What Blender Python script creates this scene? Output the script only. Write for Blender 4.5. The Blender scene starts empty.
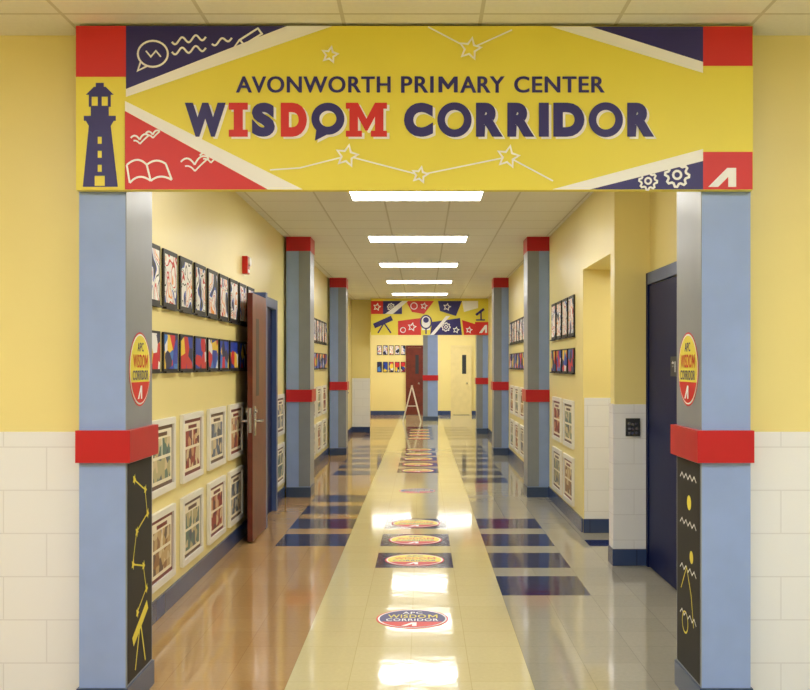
import bpy, math, random
from mathutils import Vector
random.seed(4)
F=980.0; VX=422.0; VY=365.0; H=1.58
CEIL=3.11
LW=-1.65; RW=1.52
scene=bpy.context.scene
try: scene.view_settings.view_transform='Standard'
except Exception: pass

# ---------------------------------------------------------------- materials
def lin(c):
    return tuple(((v/255)/12.92 if v/255<=0.04045 else ((v/255+0.055)/1.055)**2.4) for v in c)+(1,)
MATS={}
def mat(name,rgb,rough=0.5,metal=0.0,emit=0,noise=0.04,nscale=6,spec=0.5,emitcol=None):
    if name in MATS: return MATS[name]
    m=bpy.data.materials.new(name); m.use_nodes=True
    nt=m.node_tree; b=nt.nodes['Principled BSDF']
    b.inputs['Roughness'].default_value=rough; b.inputs['Metallic'].default_value=metal
    b.inputs['Specular IOR Level'].default_value=spec
    c=lin(rgb)
    if noise>0:
        tc=nt.nodes.new('ShaderNodeTexCoord'); n=nt.nodes.new('ShaderNodeTexNoise'); n.inputs['Scale'].default_value=nscale
        r=nt.nodes.new('ShaderNodeValToRGB')
        r.color_ramp.elements[0].position=0.3; r.color_ramp.elements[1].position=0.7
        r.color_ramp.elements[0].color=tuple(v*(1-noise) for v in c[:3])+(1,)
        r.color_ramp.elements[1].color=tuple(min(1,v*(1+noise)) for v in c[:3])+(1,)
        nt.links.new(tc.outputs['Object'],n.inputs['Vector']); nt.links.new(n.outputs['Fac'],r.inputs['Fac'])
        nt.links.new(r.outputs['Color'],b.inputs['Base Color'])
    else: b.inputs['Base Color'].default_value=c
    if emit:
        b.inputs['Emission Color'].default_value=emitcol or (1,1,1,1); b.inputs['Emission Strength'].default_value=emit
    MATS[name]=m; return m

def brick(name,c1,c2,cm,w,h,mortar,rough=0.4,vertical=False,offset=0.0,bump=0.0,shift=(0,0),speck=0.0,spec=0.5):
    m=bpy.data.materials.new(name); m.use_nodes=True
    nt=m.node_tree; b=nt.nodes['Principled BSDF']; L=nt.links.new
    b.inputs['Roughness'].default_value=rough; b.inputs['Specular IOR Level'].default_value=spec
    tc=nt.nodes.new('ShaderNodeTexCoord'); br=nt.nodes.new('ShaderNodeTexBrick')
    sep=nt.nodes.new('ShaderNodeSeparateXYZ'); com=nt.nodes.new('ShaderNodeCombineXYZ')
    L(tc.outputs['Object'],sep.inputs[0])
    if vertical:
        a=nt.nodes.new('ShaderNodeMath'); a.operation='ADD'; L(sep.outputs[0],a.inputs[0]); L(sep.outputs[1],a.inputs[1])
        L(a.outputs[0],com.inputs[0]); L(sep.outputs[2],com.inputs[1])
    else:
        a=nt.nodes.new('ShaderNodeMath'); a.inputs[1].default_value=shift[0]; L(sep.outputs[0],a.inputs[0])
        a2=nt.nodes.new('ShaderNodeMath'); a2.inputs[1].default_value=shift[1]; L(sep.outputs[1],a2.inputs[0])
        L(a.outputs[0],com.inputs[0]); L(a2.outputs[0],com.inputs[1])
    L(com.outputs[0],br.inputs['Vector'])
    br.offset=offset; br.offset_frequency=2; br.squash=1
    br.inputs['Scale'].default_value=1; br.inputs['Brick Width'].default_value=w; br.inputs['Row Height'].default_value=h
    br.inputs['Mortar Size'].default_value=mortar; br.inputs['Mortar Smooth'].default_value=0.1
    br.inputs['Color1'].default_value=lin(c1); br.inputs['Color2'].default_value=lin(c2); br.inputs['Mortar'].default_value=lin(cm)
    if speck>0:
        n=nt.nodes.new('ShaderNodeTexNoise'); n.inputs['Scale'].default_value=45; n.inputs['Detail'].default_value=4
        L(tc.outputs['Object'],n.inputs['Vector'])
        mr=nt.nodes.new('ShaderNodeMapRange'); mr.inputs['To Min'].default_value=1-speck; mr.inputs['To Max'].default_value=1+speck
        L(n.outputs['Fac'],mr.inputs['Value'])
        mx=nt.nodes.new('ShaderNodeVectorMath'); mx.operation='SCALE'
        L(br.outputs['Color'],mx.inputs[0]); L(mr.outputs[0],mx.inputs['Scale']); L(mx.outputs[0],b.inputs['Base Color'])
    else: L(br.outputs['Color'],b.inputs['Base Color'])
    if bump>0:
        n2=nt.nodes.new('ShaderNodeTexNoise'); n2.inputs['Scale'].default_value=7; n2.inputs['Detail'].default_value=2
        L(tc.outputs['Object'],n2.inputs['Vector'])
        bp=nt.nodes.new('ShaderNodeBump'); bp.inputs['Strength'].default_value=bump; bp.inputs['Distance'].default_value=0.01
        L(n2.outputs['Fac'],bp.inputs['Height']); L(bp.outputs[0],b.inputs['Normal'])
    return m

def artmat(name,cols,kind='vor',scale=12,rough=0.5):
    m=bpy.data.materials.new(name); m.use_nodes=True
    nt=m.node_tree; b=nt.nodes['Principled BSDF']; L=nt.links.new
    b.inputs['Roughness'].default_value=rough
    tc=nt.nodes.new('ShaderNodeTexCoord')
    ramp=nt.nodes.new('ShaderNodeValToRGB'); ramp.color_ramp.interpolation='CONSTANT'
    els=ramp.color_ramp.elements
    while len(els)>1: els.remove(els[-1])
    els[0].position=0; els[0].color=lin(cols[0][1])
    for p,c in cols[1:]:
        e=els.new(p); e.color=lin(c)
    if kind=='vor':
        v=nt.nodes.new('ShaderNodeTexVoronoi'); v.inputs['Scale'].default_value=scale
        L(tc.outputs['Object'],v.inputs['Vector'])
        s=nt.nodes.new('ShaderNodeSeparateColor'); L(v.outputs['Color'],s.inputs[0]); L(s.outputs[0],ramp.inputs['Fac'])
    else:
        v=nt.nodes.new('ShaderNodeTexNoise'); v.inputs['Scale'].default_value=scale; v.inputs['Detail'].default_value=0.0
        v.inputs['Distortion'].default_value=0.6
        L(tc.outputs['Object'],v.inputs['Vector']); L(v.outputs['Fac'],ramp.inputs['Fac'])
    L(ramp.outputs['Color'],b.inputs['Base Color'])
    return m

YEL=mat('wall_paint_yellow',(240,225,155),0.35,noise=0.015,nscale=2)
TILEW=brick('white_wall_tile',(238,241,250),(236,239,248),(222,224,234),0.40,0.20,0.003,0.25,vertical=True,offset=0.5)
BASE=brick('base_tile_blue',(56,76,124),(50,70,116),(40,50,80),0.2,0.3,0.003,0.25,vertical=True)
CEILM=brick('ceiling_tile',(240,239,232),(238,236,229),(210,206,192),0.61,0.61,0.009,0.8,shift=(0.35,0.0),speck=0.05)
TS=(0.67,-6.72+0.305*40)
FTAN=brick('floor_tile_tan',(186,150,102),(180,143,95),(166,130,84),0.305,0.305,0.0018,0.07,bump=0.07,shift=TS,speck=0.10,spec=1.0)
FCRM=brick('floor_tile_cream',(218,208,164),(214,203,158),(200,186,138),0.305,0.305,0.0018,0.07,bump=0.07,shift=TS,speck=0.07,spec=0.9)
FGRY=brick('floor_tile_grey',(168,163,148),(162,157,142),(146,141,126),0.305,0.305,0.0018,0.07,bump=0.07,shift=TS,speck=0.10,spec=1.0)
FNAV=brick('floor_tile_navy',(20,30,88),(17,26,80),(15,18,56),0.305,0.305,0.002,0.09,bump=0.07,shift=TS,speck=0.15,spec=0.4)
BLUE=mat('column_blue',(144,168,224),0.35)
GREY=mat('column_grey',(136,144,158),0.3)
RED=mat('band_red',(188,16,36),0.35)
DKB=mat('column_base_blue',(60,78,112),0.3)
SY=mat('sign_yellow',(236,222,80),0.45,noise=0.01)
SN=mat('sign_navy',(42,36,116),0.45,noise=0.01)
SR=mat('sign_red',(212,38,38),0.45,noise=0.01)
SW=mat('sign_white',(246,247,252),0.45,noise=0.0)
BLK=mat('mural_black',(30,30,36),0.6)
BACK=mat('black_backing',(22,20,24),0.5)
WHT=mat('frame_white',(236,234,226),0.4,noise=0.01)
MATTE=mat('mat_board',(240,232,210),0.6,noise=0.01)
CHR=mat('chrome',(200,200,205),0.2,metal=1)
BRN=mat('door_wood',(106,42,32),0.35,noise=0.2,nscale=9)
NAVY=mat('door_navy',(10,22,74),0.5,spec=0.2)
NAVF=mat('door_frame_blue',(66,88,140),0.35)
ALARM=mat('alarm_red',(200,20,20),0.4)
PLAS=mat('dark_plastic',(45,48,55),0.4)
CREAM=mat('door_cream',(236,220,160),0.4)
TROF=mat('troffer_white',(240,240,235),0.5,noise=0)
LENS=mat('troffer_lens',(255,255,250),0.5,emit=19.5,noise=0,emitcol=(1,0.97,0.91,1))
LENS2=mat('troffer_lens_lobby',(255,255,250),0.5,emit=22.5,noise=0,emitcol=(0.93,0.965,1,1))
ART1=artmat('art_swirl',[(0,(30,30,40)),(0.32,(40,80,190)),(0.37,(242,240,236)),(0.45,(30,30,40)),(0.475,(242,240,236)),(0.54,(205,40,45)),(0.58,(242,240,236)),(0.66,(240,150,50)),(0.70,(242,240,236))],'noise',7)
ART2=artmat('art_patches',[(0,(30,64,176)),(0.28,(205,35,45)),(0.50,(240,205,60)),(0.62,(30,35,80)),(0.80,(235,235,235)),(0.88,(60,120,200))],'vor',9)
DR=mat('frame_inner_maroon',(120,44,36),0.4); DB=mat('frame_inner_brown',(96,66,46),0.4)
def print_mat(n,a,b_,c): return artmat(n,[(0,a),(0.35,b_),(0.6,c),(0.8,(214,196,156))],'vor',15)
PR=[(DR,print_mat('print_brown',(150,110,72),(196,168,120),(110,90,80)),MATTE),
    (DB,print_mat('print_teal',(104,128,118),(186,176,132),(90,100,110)),MATTE),
    (DR,print_mat('print_maroon',(150,62,52),(200,150,110),(110,60,60)),MATTE),
    (DB,print_mat('print_slate',(104,114,136),(186,180,160),(84,90,100)),MATTE)]

# ---------------------------------------------------------------- mesh builder
class MB:
    def __init__(s): s.v=[];s.f=[];s.m=[];s.mats=[]
    def mi(s,m):
        if m not in s.mats: s.mats.append(m)
        return s.mats.index(m)
    def poly(s,pts,m):
        b=len(s.v); s.v+= [tuple(p) for p in pts]; s.f.append(tuple(range(b,b+len(pts)))); s.m.append(s.mi(m))
    def box(s,x0,x1,y0,y1,z0,z1,m):
        x0,x1=sorted((x0,x1)); y0,y1=sorted((y0,y1)); z0,z1=sorted((z0,z1))
        b=len(s.v); s.v+=[(x0,y0,z0),(x1,y0,z0),(x1,y1,z0),(x0,y1,z0),(x0,y0,z1),(x1,y0,z1),(x1,y1,z1),(x0,y1,z1)]
        for f in [(0,3,2,1),(4,5,6,7),(0,1,5,4),(1,2,6,5),(2,3,7,6),(3,0,4,7)]:
            s.f.append(tuple(b+i for i in f)); s.m.append(s.mi(m))
    def cyl(s,c,axis,r,l,m,n=20,r2=None):
        a=Vector(axis).normalized(); t=Vector((0,0,1)) if abs(a.z)<0.9 else Vector((1,0,0))
        u=a.cross(t).normalized(); w=a.cross(u); c=Vector(c); r2=r if r2 is None else r2
        p0=[c+(u*math.cos(6.28318*i/n)+w*math.sin(6.28318*i/n))*r for i in range(n)]
        p1=[c+a*l+(u*math.cos(6.28318*i/n)+w*math.sin(6.28318*i/n))*r2 for i in range(n)]
        b=len(s.v); s.v+=[tuple(p) for p in p0+p1]; k=s.mi(m)
        for i in range(n):
            j=(i+1)%n; s.f.append((b+i,b+j,b+n+j,b+n+i)); s.m.append(k)
        s.f.append(tuple(b+i for i in reversed(range(n)))); s.m.append(k)
        s.f.append(tuple(b+n+i for i in range(n))); s.m.append(k)
    def obox(s,p0,p1,w,h,m):
        p0=Vector(p0);p1=Vector(p1);a=(p1-p0).normalized(); t=Vector((0,0,1)) if abs(a.z)<0.95 else Vector((0,1,0))
        u=a.cross(t).normalized()*w/2; q=u.normalized().cross(a)*h/2
        b=len(s.v)
        for p in (p0,p1):
            for q1,q2 in ((-1,-1),(1,-1),(1,1),(-1,1)): s.v.append(tuple(p+u*q1+q*q2))
        for f in [(0,3,2,1),(4,5,6,7),(0,1,5,4),(1,2,6,5),(2,3,7,6),(3,0,4,7)]:
            s.f.append(tuple(b+i for i in f)); s.m.append(s.mi(m))
    def build(s,name,bevel=0):
        me=bpy.data.meshes.new(name); me.from_pydata(s.v,[],s.f)
        for m in s.mats: me.materials.append(m)
        for i,p in enumerate(me.polygons): p.material_index=s.m[i]
        me.update()
        o=bpy.data.objects.new(name,me); scene.collection.objects.link(o)
        if bevel:
            bv=o.modifiers.new('bevel','BEVEL'); bv.width=bevel; bv.segments=2; bv.limit_method='ANGLE'
        return o

class Decal:
    """flat graphics on a plane: (u,v) coords -> O+U*u+V*v, layers stacked along N"""
    def __init__(s,mb,O,U,V,N): s.mb=mb;s.O=Vector(O);s.U=Vector(U);s.V=Vector(V);s.N=Vector(N)
    def P(s,u,v,l): return s.O+s.U*u+s.V*v+s.N*(0.0008*l)
    def poly(s,pts,m,l=1): s.mb.poly([s.P(u,v,l) for u,v in pts],m)
    def rect(s,u0,v0,u1,v1,m,l=1): s.poly([(u0,v0),(u1,v0),(u1,v1),(u0,v1)],m,l)
    def disc(s,u,v,r,m,l=1,n=40): s.poly([(u+r*math.cos(6.28318*i/n),v+r*math.sin(6.28318*i/n)) for i in range(n)],m,l)
    def stroke(s,pts,w,m,l=2,closed=False):
        pts=list(pts)
        if closed is False and len(pts)>3 and math.hypot(pts[0][0]-pts[-1][0],pts[0][1]-pts[-1][1])<1e-6:
            pts=pts[:-1]; closed=True
        n=len(pts); LR=[]
        def nrm(a,b):
            dx,dy=b[0]-a[0],b[1]-a[1]; d=math.hypot(dx,dy) or 1; return (-dy/d,dx/d)
        for i,p in enumerate(pts):
            if closed: n1=nrm(pts[i-1],p); n2=nrm(p,pts[(i+1)%n])
            else:
                n1=nrm(pts[i-1],p) if i>0 else nrm(p,pts[1]); n2=nrm(p,pts[i+1]) if i<n-1 else n1
            mx,my=n1[0]+n2[0],n1[1]+n2[1]; d=math.hypot(mx,my)
            if d<0.2: mx,my=n1; sc=1
            else:
                mx/=d; my/=d; sc=min(1.8,1/max(0.3,mx*n1[0]+my*n1[1]))
            LR.append(((p[0]+mx*w/2*sc,p[1]+my*w/2*sc),(p[0]-mx*w/2*sc,p[1]-my*w/2*sc)))
        for i in range(n if closed else n-1):
            a=LR[i]; b=LR[(i+1)%n]; s.poly([a[0],a[1],b[1],b[0]],m,l)
    def ring(s,u,v,r,w,m,l=2,n=28,ry=None):
        ry=ry or r
        s.stroke([(u+r*math.cos(6.2831853*i/n),v+ry*math.sin(6.2831853*i/n)) for i in range(n)],w,m,l,closed=True)
    def star(s,u,v,r,w,m,l=3,fill=None,rot=0.2):
        pts=[]
        for i in range(10):
            rr=r if i%2==0 else r*0.48; a=rot+math.pi*i/5-math.pi/2
            pts.append((u+rr*math.cos(a),v+rr*math.sin(a)))
        if fill: s.poly(pts,fill,l)
        s.stroke(pts,w,m,l+1,closed=True)
    def gear(s,u,v,r,w,m,l=2):
        pts=[]
        for i in range(32):
            a=6.28318*i/32; rr=r*1.2 if (i//2)%2==0 else r*0.92
            pts.append((u+rr*math.cos(a),v+rr*math.sin(a)))
        s.stroke(pts,w,m,l,closed=True); s.ring(u,v,r*.4,w,m,l,n=14)
    def text(s,body,u0,v0,u1,v1,m,l=3,off=0.02,sp=1.0):
        cu=bpy.data.curves.new('t','FONT'); cu.body=body; cu.size=1; cu.offset=off; cu.resolution_u=5; cu.space_character=sp
        ob=bpy.data.objects.new('t',cu); scene.collection.objects.link(ob)
        bpy.context.view_layer.update()
        dg=bpy.context.evaluated_depsgraph_get()
        me=bpy.data.meshes.new_from_object(ob.evaluated_get(dg))
        xs=[v.co.x for v in me.vertices]; ys=[v.co.y for v in me.vertices]
        if xs:
            X0,X1,Y0,Y1=min(xs),max(xs),min(ys),max(ys)
            b=len(s.mb.v); k=s.mb.mi(m)
            for v in me.vertices:
                tu=(v.co.x-X0)/((X1-X0) or 1); tv=(v.co.y-Y0)/((Y1-Y0) or 1)
                s.mb.v.append(tuple(s.P(u0+(u1-u0)*tu, v1+(v0-v1)*tv, l)))
            for p in me.polygons:
                s.mb.f.append(tuple(b+i for i in p.vertices)); s.mb.m.append(k)
        bpy.data.objects.remove(ob); bpy.data.curves.remove(cu); bpy.data.meshes.remove(me)
    def em(s,u0,v0,u1,v1,m,l):
        # sans capital M as one clean polygon, v0=top v1=bottom
        W=u1-u0; Hh=v1-v0; t=W*.17
        P=[(0,1),(0,0),(t,0),(W/2,.52),(W-t,0),(W,0),(W,1),(W-t,1),(W-t,.34),(W/2+.02*W,.80),(W/2-.02*W,.80),(t,.34),(t,1)]
        s.poly([(u0+x,v0+y*Hh) for x,y in P],m,l)

def badge(d,u,v,r,top=SY,txt=SN,l=1,red=SR):
    d.disc(u,v,r*1.0,red,l); d.disc(u,v,r*0.955,SW,l+1); d.disc(u,v,r*0.91,top,l+2)
    a0=math.asin(0.38)
    pts=[(u+r*.91*math.cos(a),v+r*.91*math.sin(a)) for a in [math.pi+a0+(math.pi-2*a0)*i/24 for i in range(25)]]
    d.poly(pts,red,l+3)
    wc=SR if top is SY else SY
    d.text('APC',u-r*.28,v+r*.72,u+r*.28,v+r*.48,txt,l+4,0.01,1.1)
    d.text('WISDO',u-r*.68,v+r*.40,u+r*.38,v+r*.04,wc,l+4,0.012,1.1); d.em(u+r*.44,v+r*.40,u+r*.70,v+r*.04,wc,l+4)
    d.text('CORRIDOR',u-r*.72,v-r*.03,u+r*.72,v-r*.29,txt,l+4,0.012,1.1)
    d.poly([(u-r*.30,v-r*.80),(u-r*.02,v-r*.44),(u+r*.12,v-r*.44),(u+r*.12,v-r*.80),(u,v-r*.80),(u,v-r*.60),(u-r*.16,v-r*.80)],SW,l+5)

# ---------------------------------------------------------------- room shell
def simple(name,boxes,m):
    b=MB()
    for q in boxes: b.box(*q,m)
    return b.build(name)
T=0.305; X0f=-0.67; Y0f=6.72
fb=MB()
def cellmat(i,j):
    blk=lambda a,n: any(a+3*k<=j<a+3*k+2 for k in range(n))
    if i in (1,2) and (blk(3,3) or blk(25,5) or blk(46,5)): return FNAV
    if i in (4,5) and (blk(0,4) or blk(21,7) or blk(46,5)): return FNAV
    if i in (-2,-1) and (blk(6,4) or blk(24,6) or blk(46,5)): return FNAV
    if i in (7,8) and j==6: return FNAV
    if i<0: return FTAN
    if i<4: return FCRM
    return FGRY
i0,i1=-11,14; j0,j1=-31,82
idx={}
for i in range(i0,i1+1):
    for j in range(j0,j1+1):
        idx[(i,j)]=len(fb.v); fb.v.append((X0f+i*T,Y0f+j*T,0))
for i in range(i0,i1):
    for j in range(j0,j1):
        fb.f.append((idx[(i,j)],idx[(i+1,j)],idx[(i+1,j+1)],idx[(i,j+1)])); fb.m.append(fb.mi(cellmat(i,j)))
fb.build('floor')
simple('ceiling',[(-4,4,-2.6,31.4,CEIL,CEIL+0.1)],CEILM)
simple('wall_left',[(-1.85,LW,4.75,23.0,0,CEIL)],YEL)
simple('wall_lobby_left',[(-3.6,-1.552,4.55,4.75,0,CEIL)],YEL)
simple('wall_lobby_right',[(1.487,3.6,4.55,4.75,0,CEIL)],YEL)
simple('wall_right',[(1.80,2.0,4.75,7.74,0,CEIL),(RW,2.8,7.74,7.90,0,CEIL),(2.6,2.8,7.90,9.25,0,CEIL),
    (RW,2.6,7.90,9.25,2.48,CEIL),(RW,2.8,9.25,9.42,0,CEIL),(RW,1.72,9.42,23.0,0,CEIL)],YEL)
simple('wall_back',[(-3.6,3.6,31.0,31.2,0,CEIL)],YEL)
simple('wall_far_left',[(-3.6,-1.22,23.0,23.2,0,CEIL),(-3.8,-3.6,-2.5,31.2,0,CEIL)],YEL)
simple('wall_far_right',[(RW,3.6,23.0,23.2,0,CEIL),(3.6,3.8,-2.5,31.2,0,CEIL)],YEL)
simple('wall_front',[(-3.6,3.6,-2.6,-2.4,0,CEIL)],YEL)
simple('trim_1',[(-3.6,-1.552,4.538,4.55,0,1.27)],TILEW)
simple('trim_2',[(1.487,3.6,4.538,4.55,0,1.27)],TILEW)
simple('trim_3',[(1.508,1.80,7.728,7.74,0.13,1.27),(1.508,RW,7.74,7.90,0.13,1.27),(1.788,1.80,4.86,6.55,0.13,1.27)],TILEW)
simple('trim_4',[(1.53,2.6,9.238,9.25,0.13,1.27)],TILEW)
simple('trim_5',[(-1.64,-1.22,22.988,23.0,0.13,1.27)],TILEW)
simple('baseboard_left',[(LW,LW+.015,4.86,9.4,0,.13),(LW,LW+.015,10.9,11.7,0,.13),(LW,LW+.015,12.12,17.2,0,.13),(LW,LW+.015,17.62,22.98,0,.13),(LW,-1.22,22.97,22.985,0,.13)],BASE)
simple('baseboard_right',[(1.50,1.80,7.71,7.727,0,.13),(1.50,RW-.001,7.727,7.90,0,.13),(1.78,1.80,4.86,6.55,0,.13),(RW,2.6,9.22,9.237,0,.13),
    (RW-.015,RW,9.25,11.7,0,.13),(RW-.015,RW,12.12,17.2,0,.13),(RW-.015,RW,17.62,23,0,.13)],BASE)
simple('baseboard_back',[(-3.6,3.6,30.98,31,0,.13)],BASE)

# ---------------------------------------------------------------- columns
def column(side,y0,y1,xin,xout,near=False):
    b=MB(); s=1 if side>0 else -1
    top=CEIL
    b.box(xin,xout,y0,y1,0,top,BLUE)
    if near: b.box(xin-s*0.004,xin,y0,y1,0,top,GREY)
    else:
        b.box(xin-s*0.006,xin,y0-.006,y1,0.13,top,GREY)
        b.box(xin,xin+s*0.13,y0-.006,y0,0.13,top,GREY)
    def band(z0,z1,p,m):
        b.box(xin-s*p,xout+s*(0.008 if near else 0),y0-p,y1+(p if near else 0),z0,z1,m)
    band(1.14,1.285,0.028,RED)
    if not near: band(top-.17,top,0.012,RED)
    band(0,.12,0.012,DKB)
    if near:
        xs=xin-s*0.0045
        d=Decal(b,(xs,(y0+y1)/2,0),(0,1,0),(0,0,1),(-s,0,0))
        d.U=Vector((0,1,0)) if s<0 else Vector((0,-1,0))
        badge(d,0,1.56,0.175)
        w=(y1-y0)/2-.012
        d.rect(-w,0.13,w,1.13,BLK,1)
        if s<0:
            pts=[(-.1,1.05),(.08,.98),(.12,.86),(-.06,.80),(-.12,.66),(.05,.62),(.1,.5),(-.05,.42)]
            d.stroke(pts,.008,SY,2)
            for p in pts: d.star(p[0],p[1],.022,.006,SY,3,fill=SY)
            d.stroke([(-.12,.30),(.12,.42)],.05,SY,3); d.stroke([(0,.36),(-.08,.16)],.014,SY,2); d.stroke([(0,.36),(.08,.16)],.014,SY,4)
        else:
            for k in range(4):
                zz=1.05-.22*k
                d.stroke([(-.14+.035*i,zz+(0.012 if i%2 else -.012)) for i in range(9)],.007,SW,2)
            d.disc(.02,.93,.035,SY,2); d.disc(.06,.68,.03,SY,2)
            d.stroke([(-.12,.5),(-.02,.62),(.06,.5),(.1,.36)],.008,SY,3); d.ring(-.05,.35,.05,.009,SY,2)
    return b.build('column')
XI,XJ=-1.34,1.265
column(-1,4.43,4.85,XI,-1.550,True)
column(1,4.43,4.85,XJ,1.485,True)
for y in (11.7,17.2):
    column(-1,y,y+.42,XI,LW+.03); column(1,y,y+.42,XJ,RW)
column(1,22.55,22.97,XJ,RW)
b=MB()
b.box(.03,.45,27.8,28.2,0,CEIL,BLUE); b.box(.03,.16,27.795,27.8,0,CEIL,GREY); b.box(.02,.46,27.78,28.22,1.14,1.29,RED); b.box(.02,.46,27.78,28.22,0,.12,DKB)
b.build('column')

# ---------------------------------------------------------------- header beam + main sign
simple('header_beam',[(-1.55,1.485,4.45,4.80,2.52,CEIL)],YEL)
ys=4.38; k=ys/F
def hx(px): return (px-VX)*k
def hz(py): return H+(VY-py)*k
b=MB()
b.box(hx(76),hx(753),ys,ys+.045,hz(190),hz(26),SY)
d=Decal(b,(-VX*k,ys-.0005,H+VY*k),(k,0,0),(0,0,-k),(0,-1,0))
d.rect(76,26,126,77,SR); d.poly([(126,26),(287,26),(126,89)],SN)
d.poly([(126,89),(287,26),(333,26),(126,97)],SW)
d.poly([(125,101),(125,111),(268,189.5),(303,189.5)],SW); d.poly([(125,111),(125,189.5),(268,189.5)],SR)
d.poly([(552,189.5),(590,189.5),(703,161),(703,149)],SW); d.poly([(590,189.5),(703,161),(703,189.5)],SN)
d.rect(703,152,752.5,189.5,SR)
d.poly([(590,26.5),(703,62),(703,26.5)],SN); d.poly([(550,26.5),(703,73),(703,62),(590,26.5)],SW); d.rect(703,26.5,752.5,66,SR)
d.poly([(708,187),(727,168),(736,168),(736,187),(728,187),(728,177),(718,187)],SW,3)
d.rect(76.5,77,124,189,SY,2)
d.poly([(89,126),(111,126),(118,187),(83,187)],SN,3)
d.rect(84,116,116,121,SN,3); d.poly([(86,121),(114,121),(111,126),(89,126)],SN,3)
d.rect(91,107,109,116,SN,3); d.rect(89,95,111,107,SN,3); d.rect(92,97,98,106,SY,4); d.rect(102,97,108,106,SY,4)
d.poly([(86,95),(94,87),(106,87),(114,95)],SN,3); d.rect(96,83,104,87,SN,3)
for yy in (137,151,165): d.rect(98,yy,102,yy+7,SY,4)
d.rect(95,176,105,186,SY,4)
d.ring(153,54,15,2,SW,3,ry=13); d.stroke([(141,62),(138,71),(148,66)],2,SW,5)
d.stroke([(146,51),(151,57),(156,51),(161,57)],1.6,SW,3)
def wave(u0,u1,v,amp,n,w=2,l=3,slope=0):
    N=40; d.stroke([(u0+(u1-u0)*i/N,v+slope*i/N+amp*math.sin(6.2832*n*i/N)) for i in range(N+1)],w,SW,l)
wave(172,206,42,3,2.5,2,3,-5); wave(172,206,52,3,2.5,2,3,-4); wave(212,232,44,2.5,1.5,2,3,-6)
d.stroke([(240,40),(258,28.5),(262,34),(244,45)],2,SW,3,closed=True); d.stroke([(240,40),(234,48),(244,45)],2,SW,5)
def curve(p0,p1,p2,w=2,l=3,n=12):
    d.stroke([((1-t)**2*p0[0]+2*t*(1-t)*p1[0]+t*t*p2[0],(1-t)**2*p0[1]+2*t*(1-t)*p1[1]+t*t*p2[1]) for t in [i/n for i in range(n+1)]],w,SW,l)
curve((127,165),(138,155),(147,165)); curve((147,165),(156,157),(166,164)); curve((130,183),(139,172),(151,181),2,3); curve((151,181),(160,173),(172,180),2,3)
d.stroke([(147,165),(151,181)],2,SW,4); d.stroke([(127,165),(130,183)],2,SW,4); d.stroke([(166,164),(172,180)],2,SW,4)
for (u,v,s) in ((131,140,9),(146,135,7),(181,165,14),(200,158,11)):
    curve((u,v-s*.2),(u+s*.5,v-s*.8),(u+s,v),1.8,5); curve((u+s,v),(u+s*1.4,v-s*.9),(u+s*2,v-s*.5),1.8,6); curve((u+s*.3,v+s*.1),(u+s*.7,v),(u+s,v+s*.45),1.6,4); curve((u+s,v+s*.45),(u+s*1.5,v-s*.1),(u+s*2,v-s*.5),1.6,3)
pts=[(270,170),(300,168),(347,156),(420,175),(508,157),(553,181)]
d.stroke(pts,1.5,SW,2)
for p,r in (((347,156),11),((420,175),8),((508,157),11)): d.star(p[0],p[1],r,2,SW,3,fill=SY)
d.stroke([(428,27),(470,49),(512,30)],1.5,SW,2); d.star(470,49,11,2,SW,3,fill=SY)
d.star(330,55,8,2,SW,3,fill=SY)
d.gear(648,181,7.5,2,SW,3); d.gear(677,175,10,2.4,SW,3)
for o,l in ((0,4),(.7,5)):
    d.text('AVONWORTH',236+o,76.5,390+o,93,SN,l,0.012,1.09)
    d.text('PRI',401+o,76.5,433+o,93,SN,l,0.012,1.12); d.em(438.5+o,76.8,457+o,92.7,SN,l); d.text('ARY',460+o,76.5,504+o,93,SN,l,0.012,1.06)
    d.text('CENTER',514+o,76.5,604+o,93,SN,l,0.012,1.09)
def L(ch,u0,u1,col,off=0.07,v0=103,v1=137):
    d.text(ch,u0+2.5,v0+2,u1+2.5,v1+2,SW,3,off); d.text(ch,u0,v0,u1,v1,col,6,off)
L('W',185,226,SN)
for o,c,l in ((2.5,SW,3),(0,SR,6)):
    p=[(229,103),(248,103),(248,110),(243,110),(243,130),(248,130),(248,137),(229,137),(229,130),(234,130),(234,110),(229,110)]
    d.poly([(x+o,y+o*.8) for x,y in p],c,l)
L('S',252,275,SN); L('D',281,307,SR)
for o,c,l in ((2.5,SW,3),(0,SN,6)):
    d.ring(328+o,119+o*.8,12.5,8,c,l,n=40,ry=12); d.poly([(315+o,141+o*.8),(317+o,126+o*.8),(329+o,134+o*.8)],c,l+1)
for o,c,l in ((2.5,SW,3),(0,SR,6)):
    p=[(346,103),(358,103),(366.5,119),(375,103),(387,103),(387,109),(383.5,109),(383.5,131),(387,131),(387,137),(371,137),(371,131),(375,131),(375,117),(367.5,131),(365.5,131),(358,117),(358,131),(362,131),(362,137),(346,137),(346,131),(349.5,131),(349.5,109),(346,109)]
    d.poly([(x+o,y+o*.8) for x,y in p],c,l)
cw=[29,34,27,27,10,31,34,27]; x=404.0; gap=(654-404-sum(cw))/7
for ch,w in zip('CORRIDOR',cw):
    if ch=='O':
        for o,c,l in ((2.5,SW,3),(0,SN,6)): d.ring(x+w/2+o,120+o*.8,w/2-3.7,7.6,c,l,n=44,ry=13.6)
    else: L(ch,x,x+w,SN)
    x+=w+gap
b.build('wisdom_corridor_sign')

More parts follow.
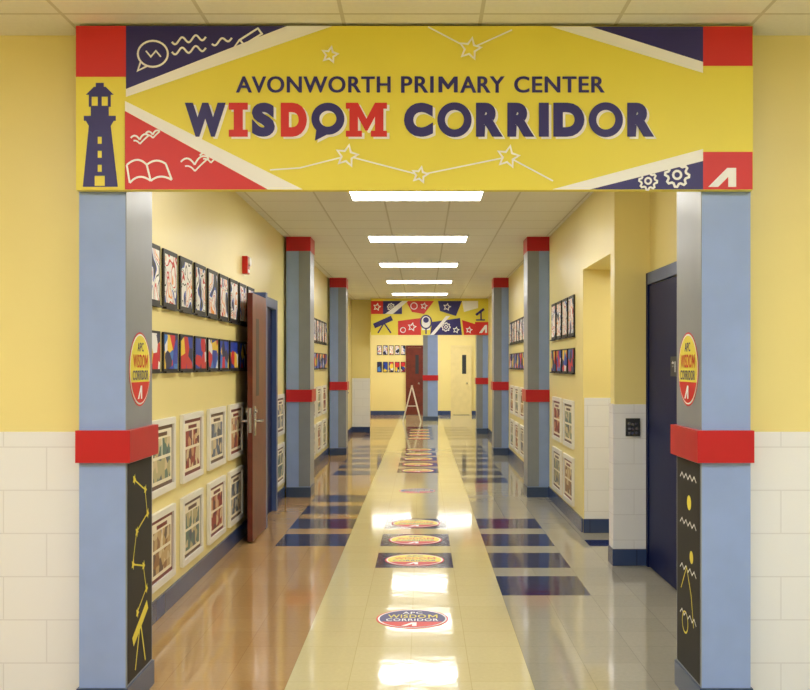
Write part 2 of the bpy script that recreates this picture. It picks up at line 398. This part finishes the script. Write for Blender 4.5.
# far sign over hall end
simple('header_beam',[(-1.22,1.264,23.0,23.2,2.35,CEIL)],YEL)
ys2=22.5; k2=ys2/F
b=MB()
b.box((371-VX)*k2,(490-VX)*k2,ys2,ys2+.04,H+(VY-335)*k2,CEIL-.002,SY)
d=Decal(b,(-VX*k2,ys2-.001,H+VY*k2),(k2,0,0),(0,0,-k2),(0,-1,0))
d.N=Vector((0,-3,0))
d.rect(371,301,383,314,SR); d.rect(383,301,402,314,SN); d.poly([(385,314),(402,301),(408,301),(393,314)],SW,2)
d.poly([(398,321),(421,318),(421,335),(398,335)],SR)
d.poly([(406,301),(434,301),(424,314),(412,312)],SR); d.poly([(438,301),(462,301),(456,316),(440,311)],SN); d.poly([(462,301),(478,301),(478,308),(464,312)],SW,2)
d.poly([(432,322),(460,318),(462,335),(430,335)],SN,2); d.poly([(430,335),(446,316),(450,316),(434,335)],SW,3); d.poly([(462,320),(475,324),(475,335),(464,335)],SR); d.rect(475,322,490,335,SR,2)
d.star(377,307,3.5,.9,SW,3); d.gear(391,307,3,.8,SW,3); d.ring(414,306,3.2,.8,SW,3); d.star(424,306,3.2,.8,SW,3)
d.stroke([(374,326),(392,318)],5,SN,3); d.stroke([(384,323),(378,333)],1.4,SN,4); d.stroke([(384,323),(391,333)],1.4,SN,5)
d.rect(422,316,430,330,SW,3); d.ring(426,322,5.5,1.3,SN,4,ry=6.5); d.stroke([(426,329),(426,334)],1.4,SN,5); d.disc(426,320,2.8,SN,4)
d.star(412,327,4,.9,SW,3); d.ring(403,330,2.5,.8,SW,3); d.gear(446,327,3.5,.9,SW,4); d.star(447,307,3.5,.9,SW,3); d.star(456,330,3,.8,SW,3); d.star(469,330,3,.8,SW,3)
d.poly([(479,333),(485,325),(487,325),(487,333),(485,333),(485,329),(482,333)],SW,4); d.stroke([(476,315),(484,309)],2.4,SN,3); d.stroke([(481,311),(481,320)],1.4,SN,4); d.stroke([(476,320),(485,320)],1.4,SN,5)
b.build('hallway_banner_sign')

# ---------------------------------------------------------------- ceiling lights
def troffer(xc,yc,lens,w=1.21,dp=.58,zc=CEIL):
    b=MB(); z0,z1=zc-.018,zc-.001; t=.022
    b.box(xc-w/2,xc+w/2,yc-dp/2,yc-dp/2+t,z0,z1,TROF); b.box(xc-w/2,xc+w/2,yc+dp/2-t,yc+dp/2,z0,z1,TROF)
    b.box(xc-w/2,xc-w/2+t,yc-dp/2+t,yc+dp/2-t,z0,z1,TROF); b.box(xc+w/2-t,xc+w/2,yc-dp/2+t,yc+dp/2-t,z0,z1,TROF)
    b.box(xc-w/2+t,xc+w/2-t,yc-dp/2+t,yc+dp/2-t,z0+.006,z1,lens)
    return b.build('ceiling_light')
for i in range(6): troffer(-.05,5.7+3.05*i,LENS)
for x in (-1.9,1.9):
    for y in (-.6,2.0): troffer(x,y,LENS2)
troffer(0,.7,LENS2)
for x,y in ((-1.9,27),(1.9,27),(-.9,29.4),(.6,25.3),(.9,29.4)): troffer(x,y,LENS)
troffer(2.1,8.5,LENS,.5,.3,2.48)  # small unseen fixture, added to brighten the alcove interior

# ---------------------------------------------------------------- wall art
def art(side,y0,y1,z0,z1,m,border=.03):
    xw=LW if side<0 else RW; s=-side
    b=MB()
    xa=xw+s*.004
    b.box(xa,xa+s*.012,y0,y1,z0,z1,BACK)
    b.box(xa+s*.012,xa+s*.014,y0+border,y1-border,z0+border,z1-border,m)
    b.box(xa,xa+s*.03,y0,y1,z0-.012,z0,BACK)
    return b.build('student_artwork')
def frame(side,y0,y1,z0,z1,pm):
    xw=LW if side<0 else RW; s=-side; b=MB(); t=.042; x0=xw+s*.002; x1=xw+s*.026
    b.box(x0,x1,y0,y1,z1-t,z1,WHT); b.box(x0,x1,y0,y1,z0,z0+t,WHT); b.box(x0,x1,y0,y0+t,z0+t,z1-t,WHT); b.box(x0,x1,y1-t,y1,z0+t,z1-t,WHT)
    b.box(x0,xw+s*.012,y0+t,y1-t,z0+t,z1-t,pm[0])
    ya,yb,za,zb=y0+t+.03,y1-t-.03,z0+t+.025,z1-t-.025
    b.box(xw+s*.012,xw+s*.015,ya,yb,za,zb,pm[2])
    W=yb-ya; Z=zb-za; xa=xw+s*.015; xb=xw+s*.017
    b.box(xa,xb,ya+W*.25,yb-W*.25,zb-Z*.12,zb-Z*.05,pm[0])
    b.box(xa,xb,ya+W*.08,ya+W*.47,za+Z*.52,za+Z*.84,pm[1])
    b.box(xa,xb,ya+W*.53,yb-W*.08,za+Z*.52,za+Z*.84,pm[1])
    b.box(xa,xb,ya+W*.08,yb-W*.08,za+Z*.07,za+Z*.46,pm[1])
    return b.build('framed_print')
for i in range(8):
    y=6.2+.43*i
    art(-1,y,y+.35,1.95,2.32,ART1); art(-1,y,y+.36,1.54,1.79,ART2,.015)
art(-1,5.75,6.12,1.95,2.32,ART1); art(-1,5.75,6.12,1.54,1.79,ART2,.015)
for i,y in enumerate((5.05,5.85,6.67,7.5,8.3)):
    frame(-1,y,y+.62,.77,1.24,PR[(0,1,2,3,2)[i]]); frame(-1,y,y+.62,.20,.67,PR[(1,0,1,2,3)[i]])
frame(-1,11.0,11.6,.77,1.24,PR[3]); frame(-1,11.0,11.6,.2,.67,PR[1])
for side in (-1,1):
    for i in range(10):
        y=12.6+.43*i
        art(side,y,y+.35,1.93,2.30,ART1); art(side,y,y+.36,1.52,1.77,ART2,.015)
    for i in range(5):
        y=12.7+.85*i
        frame(side,y,y+.6,.77,1.24,PR[(i+2)%4]); frame(side,y,y+.6,.2,.67,PR[(i*3+1)%4])
for i in range(4):
    y=9.72+.44*i
    art(1,y,y+.35,1.87,2.28,ART1); art(1,y,y+.36,1.50,1.75,ART2,.015)
for i in range(2):
    y=9.75+.85*i
    frame(1,y,y+.66,.74,1.22,PR[(i+1)%4]); frame(1,y,y+.66,.17,.65,PR[(i)%4])
# two rows of pictures on the end wall: one gallery object
b=MB()
for i in range(5):
    x=-1.42+.187*i
    b.box(x,x+.15,30.98,30.996,1.9,2.2,BACK); b.box(x+.015,x+.135,30.975,30.98,1.92,2.18,ART1)
    b.box(x,x+.15,30.98,30.996,1.35,1.68,BACK); b.box(x+.015,x+.135,30.975,30.98,1.37,1.66,ART2)
b.build('picture_display')

# ---------------------------------------------------------------- doors
def lever(b,x,y,z,s,dy):
    b.box(x,x+s*.012,y-.035,y+.035,z-.13,z+.13,CHR)
    b.cyl((x+s*.012,y,z),(s,0,0),.014,.05,CHR); b.obox((x+s*.06,y,z),(x+s*.06,y+dy*.12,z),.018,.018,CHR)
    b.cyl((x+s*.012,y,z+.09),(s,0,0),.02,.015,CHR)
b=MB()
b.box(-1.545,-1.50,8.68,9.42,.015,2.22,BRN)
b.box(-1.515,-1.499,8.86,9.02,1.3,2.0,PLAS)
lever(b,-1.50,8.76,1.08,1,1)
b.box(-1.535,-1.51,8.677,8.68,.98,1.2,CHR)
lever(b,-1.545,8.76,1.08,-1,1)
for z in (.3,1.1,1.95): b.cyl((-1.52,9.43,z),(0,0,1),.012,.1,CHR)
b.build('door_1',0)
b=MB()
b.box(LW+.002,-1.505,9.44,9.54,0,2.28,NAVF); b.box(LW+.002,-1.58,10.62,10.72,0,2.28,NAVF); b.box(LW+.002,-1.58,9.54,10.62,2.18,2.28,NAVF)
b.box(LW+.002,-1.63,9.54,10.62,0,2.18,NAVY)
b.build('door_frame')
b=MB()
b.box(1.775,1.799,6.66,7.66,.01,2.2,NAVY); b.box(1.77,1.775,6.80,6.98,1.50,1.64,PLAS)
dd=Decal(b,(1.7695,6.89,1.57),(0,-1,0),(0,0,1),(-1,0,0)); dd.text('*1',-.05,.04,.05,-.04,SW,1,.03)
b.box(1.765,1.799,6.56,6.65,0,2.3,NAVF); b.box(1.765,1.799,7.67,7.725,0,2.3,NAVY); b.box(1.765,1.799,6.65,7.67,2.21,2.3,NAVF)
b.build('door_2')
b=MB()
b.box(2.56,2.598,8.1,9.05,.01,2.15,CREAM); b.box(2.54,2.599,8.0,8.09,0,2.16,BRN); b.box(2.54,2.599,9.06,9.15,0,2.16,BRN); b.box(2.54,2.599,8.0,9.15,2.16,2.24,BRN); lever(b,2.56,8.2,1.02,-1,1)
b.build('door_3')
b=MB(); b.box(-1.52,-1.475,18.6,19.5,.015,2.2,BRN); lever(b,-1.475,18.7,1.05,1,1)
b.box(LW+.002,-1.5,19.52,19.62,0,2.28,NAVF); b.build('door_4')
def endd(name,x0,x1,m,fm):
    b=MB(); b.box(x0,x1,30.95,30.99,.01,2.12,m); b.box(x0-.07,x0,30.93,30.99,0,2.2,fm); b.box(x1,x1+.07,30.93,30.99,0,2.2,fm); b.box(x0,x1,30.93,30.99,2.13,2.2,fm)
    b.box(x0+.55*(x1-x0),x0+.8*(x1-x0),30.945,30.95,1.3,1.9,PLAS); b.cyl((x1-.08,30.95,1.0),(0,-1,0),.03,.06,CHR)
    b.build(name)
endd('door_5',-.44,-.02,BRN,BRN); endd('door_6',.98,1.5,CREAM,CREAM)
# ---------------------------------------------------------------- small fixtures
b=MB(); y=8.98; b.box(LW+.001,LW+.05,y,y+.12,2.42,2.58,ALARM); b.cyl((LW+.05,y+.06,2.53),(1,0,0),.04,.02,SW); b.box(LW+.05,LW+.055,y+.02,y+.1,2.43,2.46,SW)
b.build('fire_alarm',.005)
b=MB(); x=1.66; b.box(x-.055,x+.055,7.71,7.727,1.02,1.16,PLAS)
for i in range(3):
    for j in range(3): b.box(x-.04+.028*i,x-.02+.028*i,7.706,7.71,1.035+.035*j,1.055+.035*j,CHR)
b.build('wall_keypad')
b=MB(); b.box(LW+.001,LW+.03,10.9,10.99,1.40,1.52,WHT); b.box(LW+.03,LW+.034,10.92,10.97,1.45,1.5,PLAS); b.build('thermostat')

def floordec(name,xc,yc,r,scheme):
    b=MB(); b.cyl((xc,yc,0.0002),(0,0,1),r,.0012,SR,n=48)
    d=Decal(b,(xc,yc,.0016),(1,0,0),(0,1,0),(0,0,.5)); badge(d,0,0,r,SY if scheme else SN,SN if scheme else SW)
    b.build(name)
xc=-.06
floordec('floor_decal',xc,6.10,.225,False)
for j in (3,6,9): floordec('floor_decal',xc,6.72+T*(j+1),.24,True)
floordec('floor_decal',xc,12.3,.225,False)
for j in (25,28,31,34,37,46,49,52,55): floordec('floor_decal',xc,6.72+T*(j+1),.24,True)

b=MB(); y0,y1=27.0,27.5; ax=-.28
for s in (-1,1):
    for y in (y0,y1): b.obox((ax+s*.25,y,.01),(ax,y,1.0),.035,.03,WHT)
    b.obox((ax+s*.19,y0,.25),(ax+s*.19,y1,.25),.03,.03,WHT)
    p=[(ax+s*.18,y0,.3),(ax+s*.18,y1,.3),(ax+s*.02,y1,.94),(ax+s*.02,y0,.94)]
    b.poly(p,WHT)
b.obox((ax,y0-.02,1.0),(ax,y1+.02,1.0),.05,.03,WHT); b.obox((ax-.14,y0,.45),(ax+.14,y0,.45),.02,.02,WHT)
b.build('a_frame_floor_sign')

# ---------------------------------------------------------------- world + camera
w=bpy.data.worlds.new('World'); scene.world=w; w.use_nodes=True
w.node_tree.nodes['Background'].inputs[0].default_value=(.8,.85,1,1); w.node_tree.nodes['Background'].inputs[1].default_value=.3
cam=bpy.data.cameras.new('camera'); co=bpy.data.objects.new('camera',cam); scene.collection.objects.link(co)
co.location=(0,0,H); co.rotation_euler=(math.pi/2,0,0)
cam.sensor_width=36; cam.lens=F*36/810
cam.shift_x=-(VX-405)/810; cam.shift_y=(VY-345)/810
cam.clip_end=100
scene.camera=co
